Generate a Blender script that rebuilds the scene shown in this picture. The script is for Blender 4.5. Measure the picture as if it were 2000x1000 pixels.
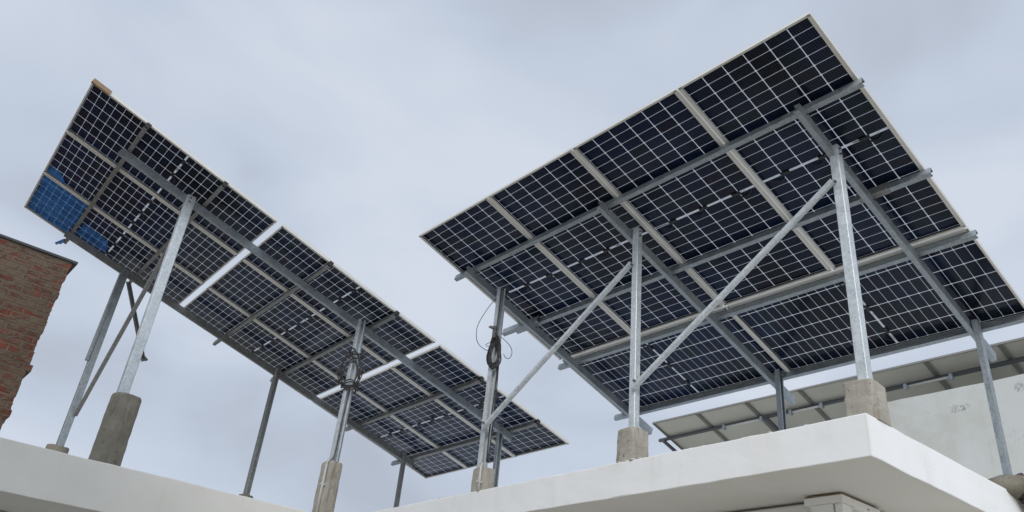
import bpy, bmesh, math, random
from mathutils import Vector, Matrix, noise

for o in list(bpy.data.objects):
    bpy.data.objects.remove(o)
scn = bpy.context.scene
COL = scn.collection
V = Vector
rng = random.Random(7)
ZG = 5.96                                   # height of the big array's high corner above the ground

# ------------------------------------------------------------------ camera
F, CX, CY = 1584.318, 1020.548, 493.96
cam_d = bpy.data.cameras.new('camera')
cam = bpy.data.objects.new('camera', cam_d)
COL.objects.link(cam)
cr, cu, cf = V((.74507, -.66131, .08681)), V((-.38792, -.32378, .86295)), V((.54257, .67664, .49777))
cm = Matrix((cr, cu, -cf)).transposed().to_4x4()
cm.translation = V((-3.85042, -1.93013, ZG - 4.35716))
cam.matrix_world = cm
cam_d.sensor_width = 36
cam_d.sensor_fit = 'HORIZONTAL'
cam_d.lens = F / 2000 * 36
cam_d.shift_x = -(CX - 1000) / 2000
cam_d.shift_y = (CY - 500) / 2000
cam_d.clip_start = .05
cam_d.clip_end = 2000
scn.camera = cam

# ------------------------------------------------------------------ light
SUN = V((-.60, -.62, .56)).normalized()
world = bpy.data.worlds.new('World')
scn.world = world
world.use_nodes = True
wn, wl = world.node_tree.nodes, world.node_tree.links
wn.clear()
wo = wn.new('ShaderNodeOutputWorld')
bg = wn.new('ShaderNodeBackground')
bg.inputs['Strength'].default_value = .1
sky = wn.new('ShaderNodeTexSky')
sky.sky_type = 'NISHITA'
sky.sun_disc = False
sky.sun_elevation = math.asin(SUN.z)
sky.sun_rotation = math.atan2(SUN.x, SUN.y)
tc = wn.new('ShaderNodeTexCoord')
mp = wn.new('ShaderNodeMapping')
mp.inputs['Scale'].default_value = (1, 1, 1.9)
mp.inputs['Location'].default_value = (.31, .12, .4)
n1 = wn.new('ShaderNodeTexNoise')
n1.inputs['Scale'].default_value = 2.9
n1.inputs['Detail'].default_value = 5
n1.inputs['Roughness'].default_value = .42
n1.inputs['Distortion'].default_value = .35
ramp = wn.new('ShaderNodeValToRGB')
e = ramp.color_ramp.elements
e[0].position, e[0].color = .33, (4.6, 5.1, 6.0, 1)
e[1].position, e[1].color = .68, (6.75, 7.3, 8.3, 1)
em = ramp.color_ramp.elements.new(.5)
em.color = (5.6, 6.3, 7.45, 1)
mix = wn.new('ShaderNodeMix')
mix.data_type = 'RGBA'
mix.inputs[0].default_value = .95
wl.new(tc.outputs['Generated'], mp.inputs['Vector'])
wl.new(mp.outputs[0], n1.inputs['Vector'])
wl.new(n1.outputs['Fac'], ramp.inputs[0])
wl.new(sky.outputs[0], mix.inputs[6])
wl.new(ramp.outputs[0], mix.inputs[7])
# the cloud cover is brighter round the hidden sun, behind the camera
dot = wn.new('ShaderNodeVectorMath')
dot.operation = 'DOT_PRODUCT'
dot.inputs[1].default_value = SUN
wl.new(tc.outputs['Generated'], dot.inputs[0])
glow = wn.new('ShaderNodeMapRange')
glow.interpolation_type = 'SMOOTHSTEP'
for i_, v_ in enumerate((.15, 1.0, 1.0, 1.9)):
    glow.inputs[i_+1].default_value = v_
wl.new(dot.outputs['Value'], glow.inputs[0])
gl = wn.new('ShaderNodeVectorMath')
gl.operation = 'SCALE'
wl.new(mix.outputs[2], gl.inputs[0])
wl.new(glow.outputs[0], gl.inputs['Scale'])
wl.new(gl.outputs[0], bg.inputs['Color'])
wl.new(bg.outputs[0], wo.inputs['Surface'])
sd = bpy.data.lights.new('sun', 'SUN')
sd.energy = 1.5
sd.angle = math.radians(24)
sd.color = (1, .955, .89)
sun = bpy.data.objects.new('sun', sd)
sun.rotation_euler = SUN.to_track_quat('Z', 'Y').to_euler()
COL.objects.link(sun)
scn.view_settings.view_transform = 'Standard'
scn.view_settings.look = 'None'
scn.view_settings.exposure = 0
scn.view_settings.gamma = 1
scn.cycles.max_bounces = 8
scn.cycles.transparent_max_bounces = 12

# ------------------------------------------------------------------ helpers
def tag(o, label=None, cat=None, group=None, kind=None):
    for k, v in (('label', label), ('category', cat), ('group', group), ('kind', kind)):
        if v:
            o[k] = v
    return o

def empty(name, loc, label, cat, group=None):
    o = bpy.data.objects.new(name, None)
    o.location = loc
    o.empty_display_size = .1
    COL.objects.link(o)
    return tag(o, label, cat, group)

def obj(name, bm, mat, parent=None, origin=None, smooth=False):
    """bm in world coordinates (or in parent-local ones when origin is None and a parent is given)"""
    me = bpy.data.meshes.new(name)
    if origin is not None:
        bmesh.ops.translate(bm, verts=bm.verts, vec=-V(origin))
    bmesh.ops.recalc_face_normals(bm, faces=bm.faces)
    bm.to_mesh(me)
    bm.free()
    for m in (mat if isinstance(mat, (list, tuple)) else [mat]):
        me.materials.append(m)
    if smooth:
        for p in me.polygons:
            p.use_smooth = True
    o = bpy.data.objects.new(name, me)
    COL.objects.link(o)
    if parent is not None:
        o.parent = parent
    elif origin is not None:
        o.location = origin
    return o

def loft(bm, rings, cap=True, closed=True):
    vs = [[bm.verts.new(p) for p in r] for r in rings]
    n = len(vs[0])
    for a, b in zip(vs, vs[1:]):
        for i in range(n if closed else n - 1):
            j = (i + 1) % n
            bm.faces.new((a[i], a[j], b[j], b[i]))
    if cap:
        bm.faces.new(list(reversed(vs[0])))
        bm.faces.new(vs[-1])
    return vs

def beam(bm, p0, p1, prof, adir):
    p0, p1 = V(p0), V(p1)
    ed = (p1 - p0).normalized()
    a = V(adir)
    a = (a - ed * a.dot(ed)).normalized()
    b = ed.cross(a)
    loft(bm, [[p + a * x + b * y for x, y in prof] for p in (p0, p1)])

def chan(D, Fl, h, t, sh=0):
    q = [(0, -D/2), (Fl, -D/2), (Fl, -D/2+h), (Fl-t, -D/2+h), (Fl-t, -D/2+t), (t, -D/2+t),
         (t, D/2-t), (Fl-t, D/2-t), (Fl-t, D/2-h), (Fl, D/2-h), (Fl, D/2), (0, D/2)]
    return [(x - sh, y) for x, y in q]

def rect(w, d, c=.004):
    x, y = w/2, d/2
    return [(-x+c, -y), (x-c, -y), (x, -y+c), (x, y-c), (x-c, y), (-x+c, y), (-x, y-c), (-x, -y+c)]

def box(bm, lo, hi):
    x0, y0, z0 = lo
    x1, y1, z1 = hi
    loft(bm, [[V((x0, y0, z)), V((x1, y0, z)), V((x1, y1, z)), V((x0, y1, z))] for z in (z0, z1)])

def tube(bm, pts, r, seg=7, cap=True):
    pts = [V(p) for p in pts]
    rings = []
    up = V((.12, .31, .94))
    for i, p in enumerate(pts):
        d = (pts[min(i+1, len(pts)-1)] - pts[max(i-1, 0)]).normalized()
        a = d.cross(up)
        if a.length < .05:
            a = d.cross(V((1, 0, 0)))
        a.normalize()
        b = d.cross(a)
        rr = r[i] if isinstance(r, (list, tuple)) else r
        rings.append([p + (a * math.cos(k*2*math.pi/seg) + b * math.sin(k*2*math.pi/seg)) * rr for k in range(seg)])
    loft(bm, rings, cap)

def spline(P, n=8):
    P = [V(p) for p in P]
    Q = [P[0]*2 - P[1]] + P + [P[-1]*2 - P[-2]]
    out = []
    for i in range(1, len(Q)-2):
        for k in range(n):
            t = k / n
            a, b, c, d = Q[i-1:i+3]
            out.append(.5*((2*b) + (c-a)*t + (2*a-5*b+4*c-d)*t*t + (3*b-a-3*c+d)*t**3))
    out.append(P[-1])
    return out

def jit(p, amp, sc=6.0):
    return p + noise.noise_vector(p * sc) * amp

# ------------------------------------------------------------------ materials
class MB:
    def __init__(s, name):
        s.m = bpy.data.materials.new(name)
        s.m.use_nodes = True
        s.n, s.l = s.m.node_tree.nodes, s.m.node_tree.links
        s.p = s.n['Principled BSDF']
        s.out = s.n['Material Output']
    def node(s, t, **kw):
        nd = s.n.new(t)
        for k, v in kw.items():
            if hasattr(nd, k):
                setattr(nd, k, v)
            else:
                nd.inputs[k.replace('_', ' ')].default_value = v
        return nd
    def put(s, sock, v):
        if isinstance(v, bpy.types.NodeSocket):
            s.l.new(v, sock)
        else:
            sock.default_value = v
    def math(s, op, a, b=0.0, c=None):
        nd = s.n.new('ShaderNodeMath')
        nd.operation = op
        s.put(nd.inputs[0], a)
        s.put(nd.inputs[1], b)
        if c is not None:
            s.put(nd.inputs[2], c)
        return nd.outputs[0]
    def mixc(s, f, a, b, blend='MIX'):
        nd = s.n.new('ShaderNodeMix')
        nd.data_type = 'RGBA'
        nd.blend_type = blend
        s.put(nd.inputs[0], f)
        s.put(nd.inputs[6], a)
        s.put(nd.inputs[7], b)
        return nd.outputs[2]
    def coord(s, which='Object', scale=(1, 1, 1), loc=(0, 0, 0)):
        t = s.n.new('ShaderNodeTexCoord')
        m = s.n.new('ShaderNodeMapping')
        m.inputs['Scale'].default_value = scale
        m.inputs['Location'].default_value = loc
        s.l.new(t.outputs[which], m.inputs['Vector'])
        return m.outputs[0]
    def geo(s):
        return s.n.new('ShaderNodeNewGeometry').outputs['Position']
    def noise(s, vec, scale, detail=4, rough=.55, dist=0.0):
        nd = s.n.new('ShaderNodeTexNoise')
        s.l.new(vec, nd.inputs['Vector'])
        nd.inputs['Scale'].default_value = scale
        nd.inputs['Detail'].default_value = detail
        nd.inputs['Roughness'].default_value = rough
        nd.inputs['Distortion'].default_value = dist
        return nd.outputs['Fac']
    def remap(s, v, a, b, c=0.0, d=1.0):
        nd = s.n.new('ShaderNodeMapRange')
        s.put(nd.inputs[0], v)
        for i, x in enumerate((a, b, c, d)):
            nd.inputs[i+1].default_value = x
        return nd.outputs[0]
    def bump(s, h, strength, dist=.01):
        nd = s.n.new('ShaderNodeBump')
        s.l.new(h, nd.inputs['Height'])
        nd.inputs['Strength'].default_value = strength
        nd.inputs['Distance'].default_value = dist
        s.l.new(nd.outputs[0], s.p.inputs['Normal'])
    def base(s, c): s.put(s.p.inputs['Base Color'], c)
    def rough(s, r): s.put(s.p.inputs['Roughness'], r)
    def metal(s, r): s.put(s.p.inputs['Metallic'], r)

def c4(r, g=None, b=None):
    return (r, r if g is None else g, r if b is None else b, 1)

def mat_galv(name, lo, hi, scale=1.0, metal=.55):
    m = MB(name)
    co = m.geo()
    vor = m.node('ShaderNodeTexVoronoi', Scale=55.0*scale)
    m.l.new(co, vor.inputs['Vector'])
    n = m.noise(co, 9, 5, .6)
    bright = m.math('ADD', m.math('MULTIPLY', vor.outputs['Distance'], .45), m.math('MULTIPLY', n, .8))
    col = m.mixc(m.remap(bright, .25, .85), lo, hi)
    wear = m.remap(m.noise(co, 2.6, 6, .7), .62, .74, 0, .5)
    col = m.mixc(wear, col, c4(.30, .29, .27))
    m.base(col)
    m.metal(metal)
    m.rough(m.remap(n, .3, .7, .38, .58))
    m.bump(n, .15, .004)
    return m.m

M = {}
M['steel'] = mat_galv('galvanised_steel', c4(.20, .23, .25), c4(.40, .44, .46))
M['steel_bright'] = mat_galv('light_galvanised_steel', c4(.40, .44, .46), c4(.68, .72, .74), .8, .3)  # lighter galvanised steel for the front posts and braces
M['steel_dull'] = mat_galv('shade_toned_steel', c4(.14, .142, .138), c4(.27, .272, .26), .7, .4)  # darker copy of the steel, carrying the shade of backlit posts and purlins
def mat_alu():
    m = MB('anodised_aluminium')
    co = m.geo()
    n = m.noise(co, 3.5, 4)
    m.base(m.mixc(n, c4(.60, .58, .53), c4(.74, .72, .67)))
    m.metal(.25)
    m.rough(.42)
    return m.m
M['alu'] = mat_alu()

def mat_cells(name, L, W, nx, ny, gy, gx, half):
    """solar laminate: dark cells, white mesh of gaps letting the sky through. local x = length, y = width"""
    m = MB(name)
    t = m.n.new('ShaderNodeTexCoord')
    sx = m.n.new('ShaderNodeSeparateXYZ')
    m.l.new(t.outputs['Object'], sx.inputs[0])
    x, y = sx.outputs[0], sx.outputs[1]
    py = (W - .036) / ny
    px = (L/2 - .009 - .018) / nx
    xh = m.math('SUBTRACT', m.math('ABSOLUTE', m.math('SUBTRACT', x, L/2)), .009)      # distance from the middle gap
    fx = m.math('MULTIPLY', xh, 1/px)
    fy = m.math('MULTIPLY', m.math('SUBTRACT', y, .018), 1/py)
    def edge(f, pitch):
        fr = m.math('FRACT', f)
        return m.math('MULTIPLY', m.math('MINIMUM', fr, m.math('SUBTRACT', 1.0, fr)), pitch)
    dx, dy = edge(fx, px), edge(fy, py)
    lx = m.remap(dx, gx*.5-.0006, gx*.5+.0006, 1, 0)
    ly = m.remap(dy, gy*.5-.0006, gy*.5+.0006, 1, 0)
    dia = m.remap(m.math('ADD', dx, dy), .0115, .0125, 1, 0)
    mid = m.math('MULTIPLY', m.math('LESS_THAN', xh, -.002), m.remap(m.noise(m.geo(), 7, 2, .5), .34, .46, .15, .9))
    line = m.math('MAXIMUM', m.math('MAXIMUM', lx, ly), m.math('MAXIMUM', dia, mid))
    inside = m.math('MULTIPLY', m.math('GREATER_THAN', fy, 0.0), m.math('LESS_THAN', fy, float(ny)))
    inside = m.math('MULTIPLY', inside, m.math('LESS_THAN', fx, float(nx)))
    border = m.math('SUBTRACT', 1.0, inside)
    # per-cell tint
    cmb = m.n.new('ShaderNodeCombineXYZ')
    m.l.new(m.math('FLOOR', m.math('MULTIPLY', m.math('SUBTRACT', x, L/2), 1/px)), cmb.inputs[0])
    m.l.new(m.math('FLOOR', fy), cmb.inputs[1])
    info = m.n.new('ShaderNodeObjectInfo')
    m.l.new(info.outputs['Random'], cmb.inputs[2])
    wnz = m.n.new('ShaderNodeTexWhiteNoise')
    m.l.new(cmb.outputs[0], wnz.inputs['Vector'])
    big = m.noise(m.geo(), .9, 3, .5)
    tint = m.mixc(m.remap(big, .34, .56), c4(.003, .005, .011), c4(.0065, .0155, .046))
    tint = m.mixc(m.remap(wnz.outputs['Value'], .86, 1.0, 0, .7), tint, c4(.006, .020, .022))
    tint = m.mixc(m.remap(wnz.outputs['Value'], .0, .12, .6, 0), tint, c4(.014, .009, .020))
    # busbars of the cells: hair-fine lines
    bus = m.math('LESS_THAN', edge(m.math('MULTIPLY', fy, 9.0), py/9), .0005)
    tint = m.mixc(m.math('MULTIPLY', bus, .55), tint, c4(.10, .115, .14))
    dust = m.remap(m.noise(m.geo(), 5.0, 6, .65), .5, .85, 0, .018)
    tint = m.mixc(dust, tint, c4(.24, .26, .28))
    m.base(tint)
    m.rough(.16)
    m.p.inputs['IOR'].default_value = 1.45
    m.p.inputs['Specular IOR Level'].default_value = .22
    dif = m.node('ShaderNodeBsdfDiffuse', Color=c4(.62, .64, .66))
    trl = m.node('ShaderNodeBsdfTranslucent', Color=c4(.48, .50, .53))
    add = m.n.new('ShaderNodeMixShader')
    add.inputs[0].default_value = .62
    m.l.new(dif.outputs[0], add.inputs[1])
    m.l.new(trl.outputs[0], add.inputs[2])
    s2 = m.n.new('ShaderNodeMixShader')
    m.l.new(m.math('MAXIMUM', line, 0.0), s2.inputs[0])
    m.l.new(m.p.outputs[0], s2.inputs[1])
    m.l.new(add.outputs[0], s2.inputs[2])
    blk = m.node('ShaderNodeBsdfDiffuse', Color=c4(.02, .02, .024))
    s3 = m.n.new('ShaderNodeMixShader')
    m.l.new(border, s3.inputs[0])
    m.l.new(s2.outputs[0], s3.inputs[1])
    m.l.new(blk.outputs[0], s3.inputs[2])
    m.l.new(s3.outputs[0], m.out.inputs['Surface'])
    return m.m
PL, PW, PH = 2.278, 1.134, .035
M['cells'] = mat_cells('bifacial_cells', PL, PW, 12, 6, .0072, .0034, True)

def mat_plain(name, col, rough=.6, metal=0.0, var=.25, scale=8.0):
    m = MB(name)
    n = m.noise(m.geo(), scale, 5, .6)
    d = tuple(v * (1 - var) for v in col[:3]) + (1,)
    m.base(m.mixc(n, d, col))
    m.rough(rough)
    m.metal(metal)
    return m.m
M['black'] = mat_plain('black_plastic', c4(.014), .5)
M['cable'] = mat_plain('black_cable', c4(.012, .012, .014), .42)
M['pvc'] = mat_plain('white_pvc', c4(.62, .61, .57), .5, var=.2)
M['maroon'] = mat_plain('maroon_pvc', c4(.040, .017, .017), .5, var=.35)
M['card'] = mat_plain('brown_cardboard', c4(.36, .25, .15), .8, var=.4, scale=30)
M['coping'] = mat_plain('dark_slate', c4(.06, .065, .07), .7, var=.4)
M['backsheet'] = mat_plain('cream_backsheet', c4(.60, .575, .49), .5, var=.22, scale=2.2)
M['dark_steel'] = mat_plain('dark_steel', c4(.12, .125, .13), .5, .4, .3)
M['dark_alu'] = mat_plain('shaded_aluminium', c4(.22, .215, .19), .5, .2, .2)  # rear panel frames: the shadow on them is darkened into the colour
M['bluetape'] = mat_plain('blue_tape', c4(.06, .20, .48), .5)

def mat_film():
    m = MB('blue_film')
    co = m.geo()
    n = m.noise(co, 3.2, 5, .6, .6)
    m.base(m.mixc(n, c4(.09, .36, .86), c4(.15, .48, .98)))
    m.rough(.32)
    tr = m.node('ShaderNodeBsdfTransparent', Color=c4(.55, .72, 1))
    ms = m.n.new('ShaderNodeMixShader')
    m.put(ms.inputs[0], m.remap(n, .34, .64, .24, .50))
    m.l.new(tr.outputs[0], ms.inputs[1])
    m.l.new(m.p.outputs[0], ms.inputs[2])
    m.l.new(ms.outputs[0], m.out.inputs['Surface'])
    m.bump(n, .5, .01)
    return m.m
M['film'] = mat_film()

def mat_white(name, col, stain=.5, bump=.22, spots=(), streak=.35):
    m = MB(name)
    co = m.geo()
    n = m.noise(co, 1.4, 6, .62)
    fine = m.noise(co, 38, 4, .6)
    d = (col[0]*.86, col[1]*.85, col[2]*.80, 1)
    c = m.mixc(m.math('MULTIPLY', m.remap(n, .42, .75), stain), col, d)
    mp_ = m.n.new('ShaderNodeMapping')
    mp_.inputs['Scale'].default_value = (7, 7, .7)
    m.l.new(co, mp_.inputs['Vector'])
    st = m.noise(mp_.outputs[0], 1.0, 5, .6)
    c = m.mixc(m.remap(st, .60, .80, 0, streak), c, (col[0]*.72, col[1]*.69, col[2]*.62, 1))
    sp = m.noise(co, 21, 3, .5)
    c = m.mixc(m.remap(sp, .74, .79, 0, .35), c, c4(.30, .28, .25))
    for (px, py, pz, r, thr, dark) in spots:
        vd = m.n.new('ShaderNodeVectorMath')
        vd.operation = 'DISTANCE'
        m.l.new(co, vd.inputs[0])
        vd.inputs[1].default_value = (px, py, pz)
        near = m.remap(vd.outputs['Value'], r*.6, r, 1, 0)
        ns = m.remap(m.noise(co, 30, 4, .6, 1.2), thr, thr + .06)
        c = m.mixc(m.math('MULTIPLY', m.math('MULTIPLY', near, ns), dark), c, c4(.05, .05, .055))
    m.base(c)
    m.rough(.78)
    m.bump(m.math('ADD', m.math('MULTIPLY', fine, .35), n), bump, .012)
    return m.m
M['white'] = mat_white('white_paint', c4(.87, .873, .868), .5, streak=.32)
M['cream'] = mat_white('warm_white', c4(.87, .84, .775), .5, streak=.3)  # warmer white of the left wing slab
M['soffit'] = mat_white('soffit_paint', c4(.82, .81, .77), .5, .2, streak=.1)
M['trim'] = mat_white('trim_paint', c4(.93, .92, .89), .3, .25, streak=.25)
M['lime'] = mat_white('limewash', c4(.50, .51, .485), 1.4, .6, streak=.5, spots=(
    (6.9, 2.16, 5.615, .07, .49, .6), (6.9, 2.07, 5.60, .055, .48, .65), (6.9, 2.01, 5.62, .04, .5, .5), (6.9, 2.53, 5.631, .06, .55, .4),
    (6.9, 1.36, 5.73, .07, .48, .5), (6.9, 1.85, 5.27, .08, .58, .4), (6.9, 1.50, 5.14, .13, .57, .3), (6.9, 1.98, 5.22, .08, .6, .35),
    (6.9, 1.62, 5.36, .09, .58, .3)))

def mat_concrete(name, a, b, streak):
    m = MB(name)
    co = m.geo()
    n = m.noise(co, 6, 7, .65)
    f = m.noise(co, 60, 4, .6)
    c = m.mixc(m.remap(n, .3, .7), a, b)
    mp_ = m.n.new('ShaderNodeMapping')
    mp_.inputs['Scale'].default_value = (16, 16, 2.2)
    m.l.new(co, mp_.inputs['Vector'])
    st = m.noise(mp_.outputs[0], 1, 5, .6)
    c = m.mixc(m.remap(st, .55, .72, 0, .75), c, streak)
    pores = m.noise(co, 34, 2, .4)
    c = m.mixc(m.remap(pores, .70, .74, 0, .7), c, c4(.04, .037, .03))
    m.base(c)
    m.rough(.9)
    m.bump(m.math('ADD', n, m.math('MULTIPLY', f, .5)), .6, .012)
    return m.m
M['concrete'] = mat_concrete('cast_concrete', c4(.31, .285, .24), c4(.44, .412, .355), c4(.19, .165, .13))
M['concrete_dark'] = mat_concrete('darker_concrete', c4(.17, .155, .12), c4(.28, .258, .205), c4(.10, .088, .065))  # darker, browner concrete: shade on the left piers is put in the colour
M['mortar'] = mat_concrete('pale_mortar', c4(.5, .47, .40), c4(.62, .59, .52), c4(.36, .33, .28))

def mat_brick():
    m = MB('rough_brickwork')
    co = m.coord('Object')
    sx = m.n.new('ShaderNodeSeparateXYZ')
    m.l.new(co, sx.inputs[0])
    wob = m.math('MULTIPLY', m.math('SUBTRACT', m.noise(co, 2.6, 3, .5), .5), .05)
    wob2 = m.math('MULTIPLY', m.math('SUBTRACT', m.noise(co, 8.0, 4, .6), .5), .042)
    cb = m.n.new('ShaderNodeCombineXYZ')
    m.l.new(m.math('ADD', m.math('ADD', sx.outputs[0], sx.outputs[1]), wob2), cb.inputs[0])
    m.l.new(m.math('ADD', m.math('ADD', sx.outputs[2], wob), wob2), cb.inputs[1])
    br = m.n.new('ShaderNodeTexBrick')
    m.l.new(cb.outputs[0], br.inputs['Vector'])
    br.inputs['Scale'].default_value = 1
    br.inputs['Brick Width'].default_value = .25
    br.inputs['Row Height'].default_value = .09
    br.inputs['Mortar Size'].default_value = .017
    br.inputs['Mortar Smooth'].default_value = .35
    br.inputs['Bias'].default_value = -.1
    br.inputs['Color1'].default_value = c4(.19, .042, .024)
    br.inputs['Color2'].default_value = c4(.07, .021, .015)
    br.inputs['Mortar'].default_value = c4(.15, .12, .085)
    n = m.noise(co, 11, 6, .65)
    bc = m.mixc(m.remap(n, .35, .75, 0, .7), br.outputs['Color'], c4(.19, .058, .032))
    smp = m.n.new('ShaderNodeMapping')
    smp.inputs['Scale'].default_value = (2.6, 2.6, 5.0)
    m.l.new(co, smp.inputs['Vector'])
    smear = m.noise(smp.outputs[0], 1.25, 7, .68, .9)
    sm = m.remap(smear, .425, .505)
    mc = m.mixc(m.noise(co, 22, 4), c4(.09, .066, .044), c4(.17, .135, .096))
    c = m.mixc(m.math('MULTIPLY', sm, .9), bc, mc)
    grime = m.remap(m.noise(co, 1.7, 4, .6), .5, .75, 0, .6)
    c = m.mixc(grime, c, c4(.07, .05, .035))
    m.base(c)
    m.rough(.95)
    h = m.math('ADD', m.math('MULTIPLY', m.math('SUBTRACT', 1.0, br.outputs['Fac']), .6), m.math('MULTIPLY', n, .7))
    m.bump(m.math('ADD', h, m.math('MULTIPLY', sm, .4)), .9, .02)
    return m.m
M['brick'] = mat_brick()

def mat_ground():
    m = MB('dusty_ground')
    co = m.geo()
    n = m.noise(co, .6, 7, .65)
    g = m.noise(co, 25, 5, .6)
    c = m.mixc(m.remap(n, .3, .7), c4(.36, .33, .285), c4(.48, .45, .39))
    m.base(m.mixc(m.math('MULTIPLY', g, .4), c, c4(.28, .26, .22)))
    m.rough(.95)
    m.bump(g, .4, .01)
    return m.m
M['ground'] = mat_ground()
M['roof'] = mat_concrete('roof_screed', c4(.46, .45, .42), c4(.58, .57, .53), c4(.36, .34, .30))

# ------------------------------------------------------------------ setting: ground
bm = bmesh.new()
bmesh.ops.create_grid(bm, x_segments=24, y_segments=24, size=400)
tag(obj('ground', bm, M['ground']), kind='structure')

# ------------------------------------------------------------------ the white house
def slab_bm(poly, z0, z1, step=.12, amp=.006):
    """slab of rectangular plan with softly uneven edges"""
    path = []
    n = len(poly)
    for i in range(n):
        a, b = V(poly[i]), V(poly[(i+1) % n])
        k = max(1, int((b-a).length / step))
        path += [a.lerp(b, j/k) for j in range(k)]
    cx = sum(p[0] for p in path)/len(path)
    cy = sum(p[1] for p in path)/len(path)
    x0, x1 = min(p[0] for p in path), max(p[0] for p in path)
    y0, y1 = min(p[1] for p in path), max(p[1] for p in path)
    def ins(p, d):
        return (min(max(p[0], x0+d), x1-d), min(max(p[1], y0+d), y1-d))
    b = bmesh.new()
    rings = []
    for d, z in ((.008, z1), (.0025, z1-.0025), (0, z1-.008), (0, z1*.67+z0*.33), (0, z1*.33+z0*.67), (0, z0+.006), (.002, z0+.0015), (.004, z0)):
        rings.append([jit(V((*ins(p, d), z)), amp, 5.0) for p in path])
    loft(b, rings)
    b.faces.ensure_lookup_table()
    bmesh.ops.recalc_face_normals(b, faces=b.faces)
    for f in b.faces:
        if f.normal.z < -.8:
            f.material_index = 1
    return b
RZ0, RZ1 = 3.148, 3.418          # right wing slab
LZ0, LZ1 = 2.885, 3.302          # left wing slab
RX, RY, LY = .80, .36, 6.20
house = empty('white_house', (2.5, 4, 0), 'white painted flat roofed house with thick slab edges, carrying the two tilted dark arrays', 'house')
HO = V((2.5, 4, 0))
obj('roof_slab', slab_bm([(RX, RY), (6.6, RY), (6.6, 12.0), (RX, 12.0)], RZ0, RZ1), [M['white'], M['soffit']], house, HO)
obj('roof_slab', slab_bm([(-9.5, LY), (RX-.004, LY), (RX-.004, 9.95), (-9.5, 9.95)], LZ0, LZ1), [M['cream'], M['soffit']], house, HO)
def skin(lo, hi):
    b = bmesh.new()
    box(b, lo, hi)
    return b
WT = RZ0 - .010
obj('wall', skin((1.565, .945, 0), (6.3, 11.6, WT)), M['soffit'], house, HO)
obj('wall', skin((-9.0, 7.25, 0), (1.55, 9.7, LZ0-.010)), M['soffit'], house, HO)
b = bmesh.new()
box(b, (1.43, .992, 0), (1.562, 1.16, WT-.062))
obj('pilaster', b, M['trim'], house, HO)
b = bmesh.new()
box(b, (1.438, .925, 0), (1.562, .978, WT-.062))
obj('pilaster', b, M['trim'], house, HO)
b = bmesh.new()
box(b, (1.412, .905, WT-.060), (1.562, 1.195, WT-.012))
box(b, (1.535, 1.198, WT-.085), (1.562, 6.9, WT-.018))
box(b, (1.565, .905, WT-.072), (1.93, .942, WT-.012))
obj('cornice', b, M['trim'], house, HO)
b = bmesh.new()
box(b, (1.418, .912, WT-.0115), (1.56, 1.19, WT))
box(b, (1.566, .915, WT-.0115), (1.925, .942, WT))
obj('joint_stain_shadow', b, M['card'], house, HO)  # brown strip fills the joint: rusty stain line plus painted-in shadow
for x0, x1, dz in ((1.74, 1.765, .004), (1.81, 1.85, -.003)):
    b = bmesh.new()
    box(b, (x0, .900, WT-.05+dz), (x1, .9045, WT-.0465+dz))
    obj('crack', b, M['coping'], house, HO)
# rough plaster crumbs left on the slab edge
for (x, y, r) in ((RX+.03, 4.79, .022), (RX+.03, 4.72, .014), (RX+.02, 1.05, .012), (RX+.025, 1.6, .012), (RX+.03, 1.72, .014),
                  (RX+.03, 3.4, .010), (RX+.02, .78, .012), (RX+.03, 1.26, .013), (RX+.02, 5.2, .012), (RX+.015, 2.33, .016),
                  (RX+.012, 2.27, .020), (RX+.012, 2.41, .014), (RX+.015, 2.20, .012)):
    t = bmesh.new()
    bmesh.ops.create_icosphere(t, subdivisions=2, radius=r)
    for v in t.verts:
        v.co = jit(v.co, r*.6, 30)
        v.co = V((v.co.x, v.co.y*1.7, v.co.z*.55)) + V((x, y, RZ1+r*.15))
    obj('plaster_crumb', t, M['mortar'], house, HO)

# ------------------------------------------------------------------ solar panels
def make_panel(name, L, W, cellmat, boxes=True, framemat='alu'):
    root = empty(name, (0, 0, 0), 'x', 'solar panel')
    b = bmesh.new()
    def rail(p0, p1, inw, w):
        # L-section: outer wall 2 mm, bottom flange w wide, top lip 9 mm
        t = .0022
        prof = [(0, 0), (w, 0), (w, t), (t, t), (t, PH-t), (.009, PH-t), (.009, PH), (0, PH)]
        p0, p1, inw = V(p0), V(p1), V(inw)
        loft(b, [[p + inw*x + V((0, 0, z)) for x, z in prof] for p in (p0, p1)])
    rail((0, 0, 0), (L, 0, 0), (0, 1, 0), .030)
    rail((L, W, 0), (0, W, 0), (0, -1, 0), .030)
    rail((0, W-.0022, 0), (0, .0022, 0), (1, 0, 0), .017)
    rail((L, .0022, 0), (L, W-.0022, 0), (-1, 0, 0), .017)
    obj('frame', b, M[framemat], root)
    b = bmesh.new()
    q = [b.verts.new(p) for p in ((.003, .003, PH-.004), (L-.003, .003, PH-.004), (L-.003, W-.003, PH-.004), (.003, W-.003, PH-.004))]
    b.faces.new(q)
    obj('glass', b, cellmat, root)
    if boxes:
        for k, fy in enumerate((.2, .5, .8)):
            b = bmesh.new()
            x0, y0 = L/2, W*fy
            loft(b, [[V((x0+sx*(.016-i), y0+sy*(.040-i), z)) for sx, sy in ((-1, -1), (1, -1), (1, 1), (-1, 1))]
                     for i, z in ((0, PH-.0045), (0, PH-.017), (.004, PH-.020))])
            jb = obj('junction_box', b, M['black'], root)
            b = bmesh.new()
            s = -1 if k == 0 else 1
            pts = [(x0+.016, y0+.02*s, PH-.012), (x0+.045, y0+.035*s, .014), (x0+.06, y0+.075*s, .010), (x0+.030, y0+.12*s, .012), (x0+.012, y0+.145*s, .020)]
            tube(b, spline(pts, 5), .0052, 6)
            obj('lead', b, M['cable'], jb)
    return root

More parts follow.
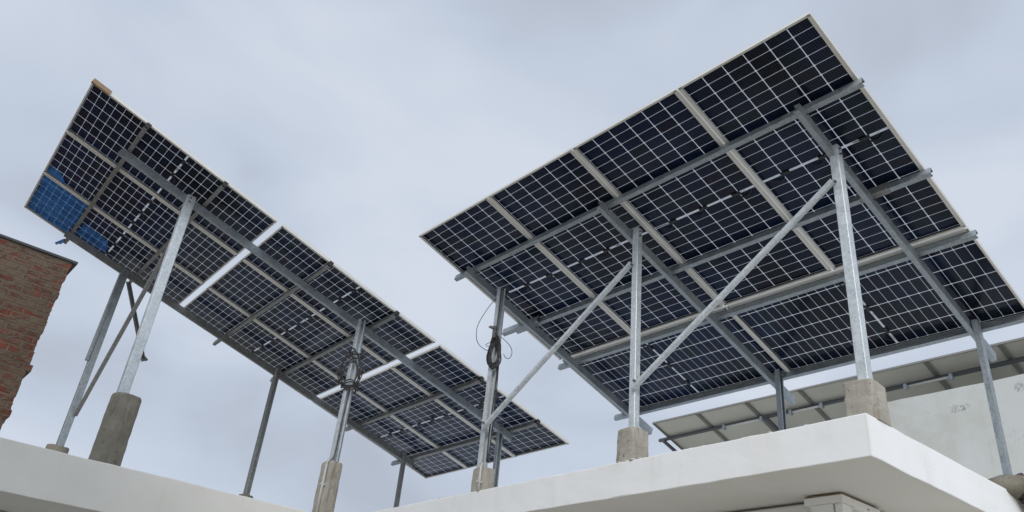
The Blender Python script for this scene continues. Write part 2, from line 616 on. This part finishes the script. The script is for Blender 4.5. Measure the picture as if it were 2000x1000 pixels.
def copy_tree(o, parent=None):
    c = o.copy()
    COL.objects.link(c)
    c.parent = parent
    for ch in list(o.children):
        copy_tree(ch, c)
    return c

def basis(ox, xd, yd):
    zd = xd.cross(yd)
    m = Matrix((xd, yd, zd)).transposed().to_4x4()
    m.translation = ox
    return m

proto = make_panel('solar_panel', PL, PW, M['cells'])
used = [False]
def panel(mtx, label, group):
    o = copy_tree(proto) if used[0] else proto
    used[0] = True
    o.matrix_world = mtx
    o['label'], o['group'] = label, group
    return o

UZ = V((0, 0, ZG))
sR, uR, nR = V((.95553, .01172, -.29467)), V((-.01226, .99992, 0)), V((.29465, .00361, .9556))
uR = (uR - sR*uR.dot(sR)).normalized()
nR = sR.cross(uR)
oR = UZ.copy()
sL, uL = V((.95761, -.03237, -.28624)), V((.03706, .99925, .01096))
uL = (uL - sL*uL.dot(sL)).normalized()
nL = sL.cross(uL)
oL = V((-3.31257, 5.92239, .83534)) + UZ
GS = .0192
def PR(u, v, o=0): return oR + uR*u + sR*v + nR*o
def PLft(u, v, o=0): return oL + uL*u + sL*v + nL*o

gR = 'panels of the big array above the right roof corner'
for k, lab in enumerate((
        'upright panel at the highest corner of the big array, nearest the top of the picture',
        'upright panel in upper row of the big array, second from its highest corner',
        'upright panel in upper row of the big array, third from its highest corner',
        'upright panel at the pointed far tip of the big array, above the cable wrapped post')):
    panel(basis(PR(k*(PW+GS), 0), sR, uR), lab, gR)
for k, lab in enumerate((
        'sideways panel in low row of the big array, above the pier at the roof corner',
        'sideways panel in low row of the big array, behind the middle front post')):
    panel(basis(PR(k*(PL+.02), PL+.024+PW), uR, -sR), lab, gR)
gL = 'panels of the long array above the left roof'
GL = .0722
rowt = (('at the raised end of the long array', 'before the first white gap'),
        ('in the middle third of the long array', 'between the two white gaps'),
        ('in the lowest third of the long array', 'beyond the second white gap'))
for i in range(3):
    for k in range(3):
        side = ('outer', 'centre', 'inner')[k]
        lab = {
            (0, 0): 'dark panel with brown corner guard at the raised end of the long array',
            (0, 1): 'dark panel at the raised end, between the brown cornered one and the blue filmed one',
            (0, 2): 'panel covered in blue film at the raised end of the long array',
            (1, 0): 'panel between the two white gaps along the upper, skyward edge of the long array',
            (1, 1): 'panel in the very centre of the long array, ringed by other panels',
            (1, 2): 'panel between the two white gaps along the lower, roofward edge of the long array',
            (2, 0): 'panel at the far right tip of the long array, past the second white gap',
            (2, 1): 'middle of three panels past the second white gap of the long array',
            (2, 2): 'panel at the lowest corner of the long array, above the short rear post'}[(i, k)]
        panel(basis(PLft(k*(PW+GS), i*(PL+GL)), sL, uL), lab, gL)

# blue protective film hanging under two panels of the long array
def film_bm(poly, off, n=10):
    b = bmesh.new()
    rows = []
    for i in range(n+1):
        row = []
        for j in range(n+1):
            a = V(poly[0]).lerp(V(poly[1]), i/n)
            c = V(poly[3]).lerp(V(poly[2]), i/n)
            q = a.lerp(c, j/n)
            edge = 1 if (i in (0, n) or j in (0, n)) else 0
            q = V((q[0]+edge*noise.noise(V((q[0]*7, q[1]*7, 3)))*.03, q[1]+edge*noise.noise(V((q[0]*7, q[1]*7, 9)))*.03))
            row.append(b.verts.new(PLft(q[0], q[1], off+.004*noise.noise(V((q[0]*6, q[1]*6, 0))))))
        rows.append(row)
    for i in range(n):
        for j in range(n):
            b.faces.new((rows[i][j], rows[i+1][j], rows[i+1][j+1], rows[i][j+1]))
    r = bmesh.ops.solidify(b, geom=b.faces[:], thickness=.0006)
    return b
tag(obj('plastic_film', film_bm([(2.345, .03), (2.345, .61), (3.415, .61), (3.415, .03)], .021), M['film'], None, PLft(2.9, .3)),
    'large blue film sheet under the outermost corner panel of the long array', 'film', 'blue film left on the panels')
tag(obj('plastic_film', film_bm([(2.85, .70), (2.90, 1.06), (3.26, 1.12), (3.26, .68)], .021), M['film'], None, PLft(3, .9)),
    'small patch of blue film beyond the first purlin of the long array', 'film', 'blue film left on the panels')
tag(obj('plastic_film', film_bm([(2.06, .03), (2.09, .16), (2.27, .30), (2.27, .03)], .021), M['film'], None, PLft(2.1, .2)),
    'torn edge of blue film on the middle panel beside the fully blue one', 'film', 'blue film left on the panels')
b = bmesh.new()
beam(b, PLft(-.008, -.006, -.004), PLft(-.008, .19, -.004), [(-.006, -.004), (.030, -.004), (.030, .045), (-.006, .045)], uL)
tag(obj('corner_guard', b, M['card'], None, PLft(0, 0)), 'brown cardboard corner guard on the raised corner of the long array', 'corner guard')

# ------------------------------------------------------------------ support frames
PUR = chan(.062, .042, .013, .0028)
RAF = chan(.084, .044, .014, .003)
def bolt(parent, org, p, d, r=.009, l=.014):
    b = bmesh.new()
    d = V(d)
    a = d.cross(V((.3, .2, .93))).normalized()
    c = d.cross(a)
    loft(b, [[V(p) + d*h + (a*math.cos(k*math.pi/3) + c*math.sin(k*math.pi/3))*r for k in range(6)] for h in (-.004, l)])
    obj('bolt', b, M['dark_steel'], parent, org)

def frame_thing(label, loc):
    return empty('support_frame', loc, label, 'solar frame', 'galvanised frames carrying the dark arrays')

def add_beam(name, root, org, p0, p1, prof, ad, mat='steel'):
    b = bmesh.new()
    beam(b, p0, p1, prof, ad)
    return obj(name, b, M[mat], root, org)

SQ = lambda w: rect(w, w)
# ---- right frame
orgR = V((1.5, 2.3, RZ1))
fR = frame_thing('grey steel frame of posts, rafters and braces under the big array on the right roof', orgR)
for v, u0, u1 in ((.631, -.03, 4.67), (1.60, -.045, 4.60), (2.335, -.045, 4.66), (3.405, -.05, 4.69)):
    add_beam('purlin', fR, orgR, PR(u0, v, -.033), PR(u1, v, -.033), PUR, sR)
add_beam('purlin', fR, orgR, PR(4.25, 1.555, -.039), PR(4.84, 1.555, -.039), chan(.075, .05, .014, .003), sR)
add_beam('purlin', fR, orgR, PR(4.3, 1.63, -.038), PR(4.66, 1.63, -.038), rect(.05, .05), sR)
add_beam('splice_plate', fR, orgR, PR(.28, 1.592, -.036), PR(.52, 1.592, -.036), [(-.006, -.04), (.05, -.04), (.05, .036), (-.006, .036)], sR, 'steel_dull')
for u, v1 in ((.415, 3.75), (2.405, 3.75), (4.325, 3.73)):
    add_beam('rafter', fR, orgR, PR(u, .56, -.108), PR(u, v1, -.108), RAF, uR)
    for v in (.66, 1.63, 2.365, 3.43):
        bolt(fR, orgR, PR(u+.0, v, -.09), -uR, .008, .01)
CH = chan(.074, .05, .017, .003, .025)
def post(root, org, xy, z0, z1, prof, ad, mat='steel', bolts=True, by=-.04):
    add_beam('post', root, org, (xy[0], xy[1], z0), (xy[0], xy[1], z1), prof, ad, mat)
    if bolts:
        for dz in (.035, .085):
            bolt(root, org, (xy[0]-.01, xy[1]+by, z1-dz), (0, -1, 0), .009, .012)
R1, R2, R3 = (.868, 4.250), (.907, 2.353), (.992, .432)
post(fR, orgR, R1, 3.60, 5.60, CH, (0, -1, 0), 'steel_bright')
add_beam('post', fR, orgR, (R1[0]+.052, R1[1]+.02, 3.62), (R1[0]+.052, R1[1]+.02, 5.40), SQ(.04), (1, 0, 0), 'steel_bright')
post(fR, orgR, R2, 3.62, 5.595, SQ(.064), (1, 0, 0), 'steel_bright')
post(fR, orgR, R3, 3.60, 5.60, SQ(.072), (1, 0, 0), 'steel_bright')
post(fR, orgR, (3.084, 2.352), RZ1, 4.93, CH, (0, -1, 0))
post(fR, orgR, (3.109, .418), 3.56, 4.93, chan(.07, .045, .014, .003, .022), (0, 1, 0))
post(fR, orgR, (3.06, 4.262), RZ1, 4.93, SQ(.06), (1, 0, 0))
BR = rect(.046, .046, .010)
add_beam('brace', fR, orgR, (R2[0]-.052, R2[1]+.02, 5.225), (R1[0]-.055, R1[1]-.03, 4.035), BR, (1, 0, 0), 'steel_bright')
add_beam('brace', fR, orgR, (R3[0]-.056, R3[1]+.02, 5.27), (R2[0]-.05, R2[1]-.035, 4.035), BR, (1, 0, 0), 'steel_bright')
for p in ((R2[0]-.075, R2[1]-.01, 5.19), (R1[0]-.078, R1[1]-.06, 4.07), (R3[0]-.08, R3[1]-.01, 5.235), (R2[0]-.073, R2[1]-.065, 4.08)):
    bolt(fR, orgR, p, (-1, 0, 0), .011, .014)
# ---- left frame
orgL = V((0, 7.6, LZ1))
fL = frame_thing('long steel frame of posts and beams under the left array along the roof edge', orgL)
for v, u0, u1 in ((.63, -.0, 3.54), (1.58, .0, 3.50), (3.01, -.01, 3.58), (3.99, -.02, 3.52), (5.38, .0, 3.50), (6.38, .0, 3.60)):
    add_beam('purlin', fL, orgL, PLft(u0, v, -.033), PLft(u1, v, -.033), PUR, sL, 'steel_dull')
    b = bmesh.new()
    c = PLft(u0+.02, v+.02, -.02)
    beam(b, c - uL*.03, c + uL*.03, [(-.02, -.03), (.03, -.03), (.03, .03), (-.02, .03)], sL)
    obj('end_clamp', b, M['black'], fL, orgL)
add_beam('rafter', fL, orgL, PLft(.575, .58, -.112), PLft(.548, 6.46, -.112), RAF, uL)
add_beam('rafter', fL, orgL, PLft(3.105, .60, -.112), PLft(2.985, 6.46, -.112), RAF, uL, 'steel_dull')
A1, A2, A3 = (-1.929, 6.470), (.38, 6.33), (2.684, 6.316)
B1, B2, B3 = (-1.827, 8.985), (.504, 8.821), (2.754, 8.688)
post(fL, orgL, A1, 3.95, 6.34, rect(.098, .09, .006), (1, 0, 0), 'steel_bright', True, -.047)
post(fL, orgL, A2, 3.85, 5.655, chan(.078, .055, .018, .003, .027), (0, -1, 0), 'steel_bright')
add_beam('post', fL, orgL, (A2[0]+.058, A2[1]+.02, 3.86), (A2[0]+.058, A2[1]+.02, 5.55), SQ(.034), (1, 0, 0))
post(fL, orgL, A3, RZ1, 4.98, chan(.074, .05, .016, .003, .025), (0, -1, 0))
post(fL, orgL, B1, 3.80, 6.33, SQ(.08), (1, 0, 0))
post(fL, orgL, B2, 3.82, 5.66, rect(.08, .08, .022), (1, 0, 0), 'steel_dull')
post(fL, orgL, B3, RZ1, 4.98, rect(.07, .07, .018), (1, 0, 0), 'steel_dull')
# a second length bolted beside the upper half of the first rear post
add_beam('post_sleeve', fL, orgL, (B1[0]-.062, B1[1]-.02, 5.02), (B1[0]-.045, B1[1]-.02, 6.28), rect(.035, .06, .003), (1, 0, 0))
add_beam('brace', fL, orgL, (B1[0]+.035, B1[1]-.05, 4.33), (A1[0]+.03, A1[1]+.06, 6.12), rect(.044, .044, .006), (1, 0, 0), 'steel_dull')
add_beam('brace', fL, orgL, (-1.765, 8.93, 6.17), (-1.255, 8.93, 5.21), chan(.05, .03, .01, .003), (0, -1, 0), 'steel_dull')
b = bmesh.new()
beam(b, (-1.285, 8.915, 5.28), (-1.215, 8.915, 5.23), [(-.012, -.012), (.012, -.012), (.012, .012), (-.012, .012)], (0, 1, 0))
obj('bracket', b, M['dark_steel'], fL, orgL)
b = bmesh.new()
for dx, dz in ((.0, .0), (-.03, -.045)):
    beam(b, PLft(3.49, .63+dx*.3, -.03+dz*.4), PLft(3.61+dx, .60+dx, -.07+dz), rect(.035, .012, .002), sL)
obj('tape', b, M['bluetape'], fL, orgL)

# ------------------------------------------------------------------ concrete piers
def pier(cx, cy, z0, z1, w, d, rnd, label, mat='concrete', flare=0.0, base=False):
    """rounded-rectangle (or round) cast pier with an uneven top"""
    n = 64
    b = bmesh.new()
    rings = []
    zs = [0, .02, .07, .13, .2, .27, .34, .41, .48, .55, .62, .69, .76, .83, .9, .97, 1]
    for t in zs:
        z = z0 + (z1-z0)*t
        r = []
        for k in range(n):
            a = 2*math.pi*k/n
            e_ = 2/(rnd)
            ca, sa = math.cos(a), math.sin(a)
            x = math.copysign(abs(ca)**e_, ca)*w/2
            y = math.copysign(abs(sa)**e_, sa)*d/2
            s = 1 + flare*(1-t) - (.05 if t == 1 else 0)
            p = V((cx + x*s, cy + y*s, z))
            q = jit(jit(p, .006, 8), .0045, 34)
            if t >= .9:
                q.z += .009*noise.noise(V((p.x*9, p.y*9, 2)))
            r.append(q)
        rings.append(r)
    loft(b, rings)
    o = obj('concrete_pier', b, M[mat], None, (cx, cy, z0))
    return tag(o, label, 'concrete pier', 'concrete piers under the steel posts')
pier(-1.90, 6.375, LZ1-.005, 3.975, .27, .30, 2.3, 'tall rounded concrete pier, browner than the others, on the left roof edge', 'concrete_dark', .02)
pier(.375, 6.325, LZ1-.005, 3.89, .20, .20, 3.2, 'tall concrete pier with a white pipe strapped to it, foot cut by the picture edge', 'concrete', .05)
pier(B1[0]-.01, B1[1], LZ1-.005, 3.93, .25, .25, 2.0, 'low round dark concrete pier under the first rear post, near the brick wall', 'concrete_dark', .05)
pier(B2[0], B2[1], LZ1-.005, 3.86, .20, .20, 2.0, 'flat dark concrete footing under the middle rear post of the long array', 'concrete_dark', .1)
pier(.905, 4.25, RZ1-.005, 3.655, .16, .19, 4.5, 'small square concrete pier with a white pipe, below the cable wrapped post', 'concrete', .05)
pier(.905, 2.36, RZ1-.005, 3.690, .19, .19, 7.0, 'small square concrete pier under the middle front post of the big array', 'concrete', .03)
pier(1.025, .462, RZ1-.005, 3.690, .205, .205, 8.0, 'wide concrete pier at the white roof corner under the tallest front post', 'concrete', .04)
# crumbly cap of mortar round the foot of the rear right post, overhanging the slab edge
b = bmesh.new()
rings = []
for t, s, z in ((0, .05, 3.40), (.1, .55, 3.405), (.3, .92, 3.43), (.5, 1.0, 3.47), (.75, .95, 3.52), (.9, .82, 3.55), (1, .6, 3.57)):
    rings.append([jit(V((3.17+math.cos(a)*.36*s, .39+math.sin(a)*.24*s, z+.02*math.cos(a))), .022, 8) for a in [2*math.pi*k/36 for k in range(36)]])
loft(b, rings)
tag(obj('concrete_pier', b, M['concrete_dark'], None, (3.1, .4, 3.41), True), 'bulging grey mortar base at the right picture edge, above the maroon pipe', 'concrete pier', 'concrete piers under the steel posts')
# maroon down pipe leaving the roof at the right edge
dp = empty('drain_pipe', (3.2, .3, 3.3), 'dark maroon plastic drain pipe poking out under the grey mortar at the right edge', 'drain pipe')
DP = V((3.2, .3, 3.3))
b = bmesh.new()
tube(b, spline([(2.98, .33, 3.53), (2.995, .285, 3.44), (3.07, .262, 3.35), (3.22, .25, 3.19), (3.40, .25, 2.95), (3.42, .25, 2.6), (3.42, .25, 0)], 8), .066, 20)
obj('pipe', b, M['maroon'], dp, DP, True)
b = bmesh.new()
tube(b, [(3.02, .277, 3.41), (3.045, .270, 3.38)], .078, 20)
obj('collar', b, M['maroon'], dp, DP, True)

# ------------------------------------------------------------------ pipes and cables
def conduit(pts, r, label, clips):
    root = empty('conduit_pipe', pts[0], label, 'conduit', 'white conduits on the piers')
    b = bmesh.new()
    tube(b, pts, r, 10)
    obj('pipe', b, M['pvc'], root, V(pts[0]), True)
    for c in clips:
        b = bmesh.new()
        box(b, (c[0]-r*1.9, c[1]-r*.6, c[2]-.009), (c[0]+r*1.9, c[1]+r*1.6, c[2]+.009))
        obj('clip', b, M['pvc'], root, V(pts[0]))
conduit([(.262, 6.235, 3.30), (.258, 6.228, 3.6), (.262, 6.226, 3.84), (.275, 6.235, 3.895), (.32, 6.275, 3.915)], .013,
        'white conduit running up the tall pier at the bottom of the picture', [(.259, 6.228, 3.62)])
conduit([(.800, 4.17, 3.41), (.798, 4.165, 3.55), (.800, 4.165, 3.645), (.82, 4.185, 3.675), (.85, 4.215, 3.68)], .013,
        'short white conduit on the small pier of the cable wrapped post', [(.799, 4.165, 3.50)])

def coil(cx, cy, z0, z1, rw, n, label, r=.006, seed=1, wires=True, ry=.05):
    """hank of black cable: tall loops hung round a post and bound in the middle"""
    rg = random.Random(seed)
    root = empty('cable_coil', (cx, cy, z0), label, 'cable coil')
    org = V((cx, cy, z0))
    for k in range(n):
        b = bmesh.new()
        w = rw*rg.uniform(.55, 1.15)
        h = (z1-z0)*rg.uniform(.7, 1.08)
        cz = (z0+z1)/2 + rg.uniform(-.05, .05)
        tl = rg.uniform(-.25, .25)
        pts = []
        for j in range(21):
            a = 2*math.pi*j/20
            x = math.sin(a)*w*(1 - .25*math.cos(a))
            z = math.cos(a)*h/2
            d = V((.745, -.661, 0))
            pts.append(V((cx, cy, cz)) + d*(x + tl*z*.5) + V((-.6, -.75, 0))*(ry+rg.uniform(-.006, .012)) + V((0, 0, z + rg.uniform(-.012, .012))))
        tube(b, pts, r*rg.uniform(.8, 1.1), 6)
        obj('loop', b, M['cable'], root, org, True)
    return root, org
r1, o1 = coil(R1[0], R1[1], 4.66, 4.98, .066, 10, 'black cable hank tied round the post beneath the far tip of the big array', .0075, 3, ry=.055)
def strand(pts, r, root, org, mat='cable'):
    b = bmesh.new()
    tube(b, spline(pts, 8), r, 5)
    obj('strand', b, M[mat], root, org, True)
strand([(.86, 4.26, 5.50), (.79, 4.28, 5.41), (.69, 4.28, 5.22), (.632, 4.28, 5.06), (.645, 4.28, 4.93), (.70, 4.28, 4.875), (.80, 4.27, 4.855), (.84, 4.23, 4.89)], .0035, r1, o1)
strand([(.845, 4.22, 5.02), (.80, 4.22, 4.95), (.745, 4.25, 4.895), (.79, 4.24, 4.89), (.85, 4.22, 4.92)], .003, r1, o1)
strand([(.90, 4.20, 5.02), (1.0, 4.24, 5.02), (1.10, 4.28, 5.0), (1.13, 4.29, 4.94), (1.09, 4.28, 4.87), (1.03, 4.27, 4.86), (.99, 4.25, 4.88)], .0035, r1, o1)
strand([(.835, 4.21, 5.58), (.83, 4.20, 5.3), (.825, 4.2, 5.1), (.84, 4.19, 4.9)], .0045, r1, o1)
strand([(.89, 4.20, 4.75), (.885, 4.195, 4.4), (.87, 4.19, 4.0), (.86, 4.17, 3.70)], .007, r1, o1)
strand([(.90, 4.20, 4.72), (.905, 4.19, 4.3), (.895, 4.185, 3.95), (.87, 4.17, 3.70)], .006, r1, o1)
b = bmesh.new()
box(b, (.745, 4.20, 5.085), (.845, 4.235, 5.10))
box(b, (.795, 4.205, 4.99), (.835, 4.23, 5.12))
obj('cable_bracket', b, M['steel_dull'], r1, o1)
r2, o2 = coil(A2[0], A2[1], 4.72, 5.20, .14, 5, 'loose black cable rings hooped round the middle post of the long array', .0075, 11, ry=.055)
for z, rr in ((5.20, .085), (5.16, .075), (4.83, .082), (4.80, .09), (4.76, .07)):
    b = bmesh.new()
    tube(b, [V((A2[0]+.02+math.cos(a)*rr*1.15, A2[1]+math.sin(a)*rr, z+.03*math.sin(a*2+z*9))) for a in [2*math.pi*k/22 for k in range(23)]], .0075, 6)
    obj('wrap', b, M['cable'], r2, o2, True)
strand([(A2[0], A2[1]-.05, 4.8), (A2[0]-.01, A2[1]-.045, 4.4), (A2[0]-.02, A2[1]-.05, 4.0), (A2[0]-.06, A2[1]-.07, 3.9)], .006, r2, o2)

# ------------------------------------------------------------------ neighbour on the right with the pale-backed array
nb = empty('neighbour_house', (10, 2, 0), 'limewashed wall of the house behind, with dark scuff marks, right of the roof corner', 'house')
NO = V((10, 2, 0))
b = bmesh.new()
box(b, (6.9, -9, 0), (7.1, 3.25, 5.885))
bmesh.ops.subdivide_edges(b, edges=[e for e in b.edges if abs((e.verts[0].co-e.verts[1].co).y) > 3], cuts=60)
for v in b.verts:
    if v.co.z > 5:
        v.co.z += .012*noise.noise(v.co*2.2)
obj('parapet_wall', b, M['lime'], nb, NO)
obj('wall', skin((7.102, -9, 0), (15, 9.5, 4.9)), M['lime'], nb, NO)

oT = V((7.1, 7.45, .50)) + UZ
def PT(u, v, o=0): return oT + uR*u + sR*v + nR*o
TL, TW = 1.65, .985
proto3 = make_panel('solar_panel', TL, TW, M['backsheet'], False, 'dark_alu')
labs = ('first pale backed panel at the free end of the rear array', 'second pale backed panel of the rear array, left of the thin rear post',
        'pale backed panel of the rear array just behind the thin rear post', 'pale backed panel of the rear array left of the corner pier',
        'pale backed panel of the rear array right of the corner pier', 'pale backed panel of the rear array left of the rear right post',
        'pale backed panel of the rear array at the right picture edge')
for k in range(7):
    o = copy_tree(proto3) if k else proto3
    o.matrix_world = basis(PT(-.95 - k*.9872, 0), sR, uR)
    o['label'], o['group'] = labs[k], 'pale backed panels of the rear array'
f3o = V((8, 4, 4.9))
f3 = empty('support_frame', f3o, 'dark thin frame under the pale backed array on the house behind', 'solar frame')
add_beam('purlin', f3, f3o, PT(.22, .46, -.03), PT(-7.2, .33, -.03), rect(.05, .05), sR, 'dark_steel')
add_beam('purlin', f3, f3o, PT(.22, 1.3, -.03), PT(-7.2, 1.3, -.03), rect(.05, .05), sR, 'dark_steel')
for u in (.08, -2.1, -3.75, -5.5, -6.9):
    add_beam('rafter', f3, f3o, PT(u, .42, -.085), PT(u, 1.62, -.085), rect(.05, .05), uR, 'dark_steel')
    for v in (1.45,):
        p = PT(u, v, -.1)
        add_beam('post', f3, f3o, (p.x, p.y, 4.9), p, SQ(.05), (1, 0, 0), 'dark_steel')
for u0, u1 in ((-1.25, -2.0), (-2.55, -3.1), (-4.45, -5.1)):
    b = bmesh.new()
    tube(b, [PT(u0, .44+u0*.0175, -.07), PT(u1, .44+u1*.0175, -.07)], .018, 8)
    c = obj('conduit', b, M['pvc'], f3, f3o, True)
    for u in (u0, u1):
        b = bmesh.new()
        q = PT(u, .44+u*.0175, -.07)
        box(b, (q.x-.03, q.y-.025, q.z-.04), (q.x+.03, q.y+.025, q.z+.04))
        obj('clamp', b, M['steel'], c, f3o)

# ------------------------------------------------------------------ unfinished brick building on the left
bw = empty('brick_building', (-4, 10.2, 0), 'rough unplastered red brick wall with ragged edge and dark coping, beyond the left roof', 'brick wall')
BO = V((-4, 10.2, 0))
b = bmesh.new()
rb = random.Random(5)
zt = 6.68
zs = []
z = 0
while z < zt-.02:
    zs.append(z)
    z += .09
right = []
for i, z in enumerate(zs):
    x = -2.31 + .014*noise.noise(V((z*1.3, 4, 1))) + rb.uniform(-.010, .010) + (.04 if rb.random() < .14 else 0)
    right += [(x + .012*noise.noise(V((z*31+k*7, 2, k))), min(z + k*.029, zt)) for k in range(4)]
yb = 10.2
poly = [(-11, 0)] + right + [(-11, zt)]
loft(b, [[V((x, y, z)) for x, z in poly] for y in (yb, 13.5)])
obj('wall', b, M['brick'], bw, BO)
b = bmesh.new()
box(b, (-11.05, yb-.03, zt+.002), (-2.235, 13.55, zt+.034))
obj('coping', b, M['coping'], bw, BO)

# ------------------------------------------------------------------ unseen house block, added beside the camera to shade the courtyard's left side
ch = empty('unseen_shade_house', (-8, 0, 0), 'unseen house block added to shade the left side of the courtyard', 'house')
CO = V((-8, 0, 0))
b = bmesh.new()
box(b, (-12, -1.4, 0), (-4.75, 3.9, 6.9))
obj('wall', b, M['soffit'], ch, CO)
b = bmesh.new()
box(b, (-12.15, -1.55, 6.903), (-4.6, 4.05, 7.1))
obj('roof', b, M['roof'], ch, CO)
for wy in (-.2, 1.2, 2.7):
    for wz in (1.0, 4.6):
        b = bmesh.new()
        box(b, (-4.748, wy-.65, wz-.06), (-4.70, wy+.65, wz+1.3))
        w = obj('window', b, M['trim'], ch, CO)
        b = bmesh.new()
        box(b, (-4.698, wy-.56, wz+.03), (-4.690, wy+.56, wz+1.21))
        obj('pane', b, M['cable'], w, CO)
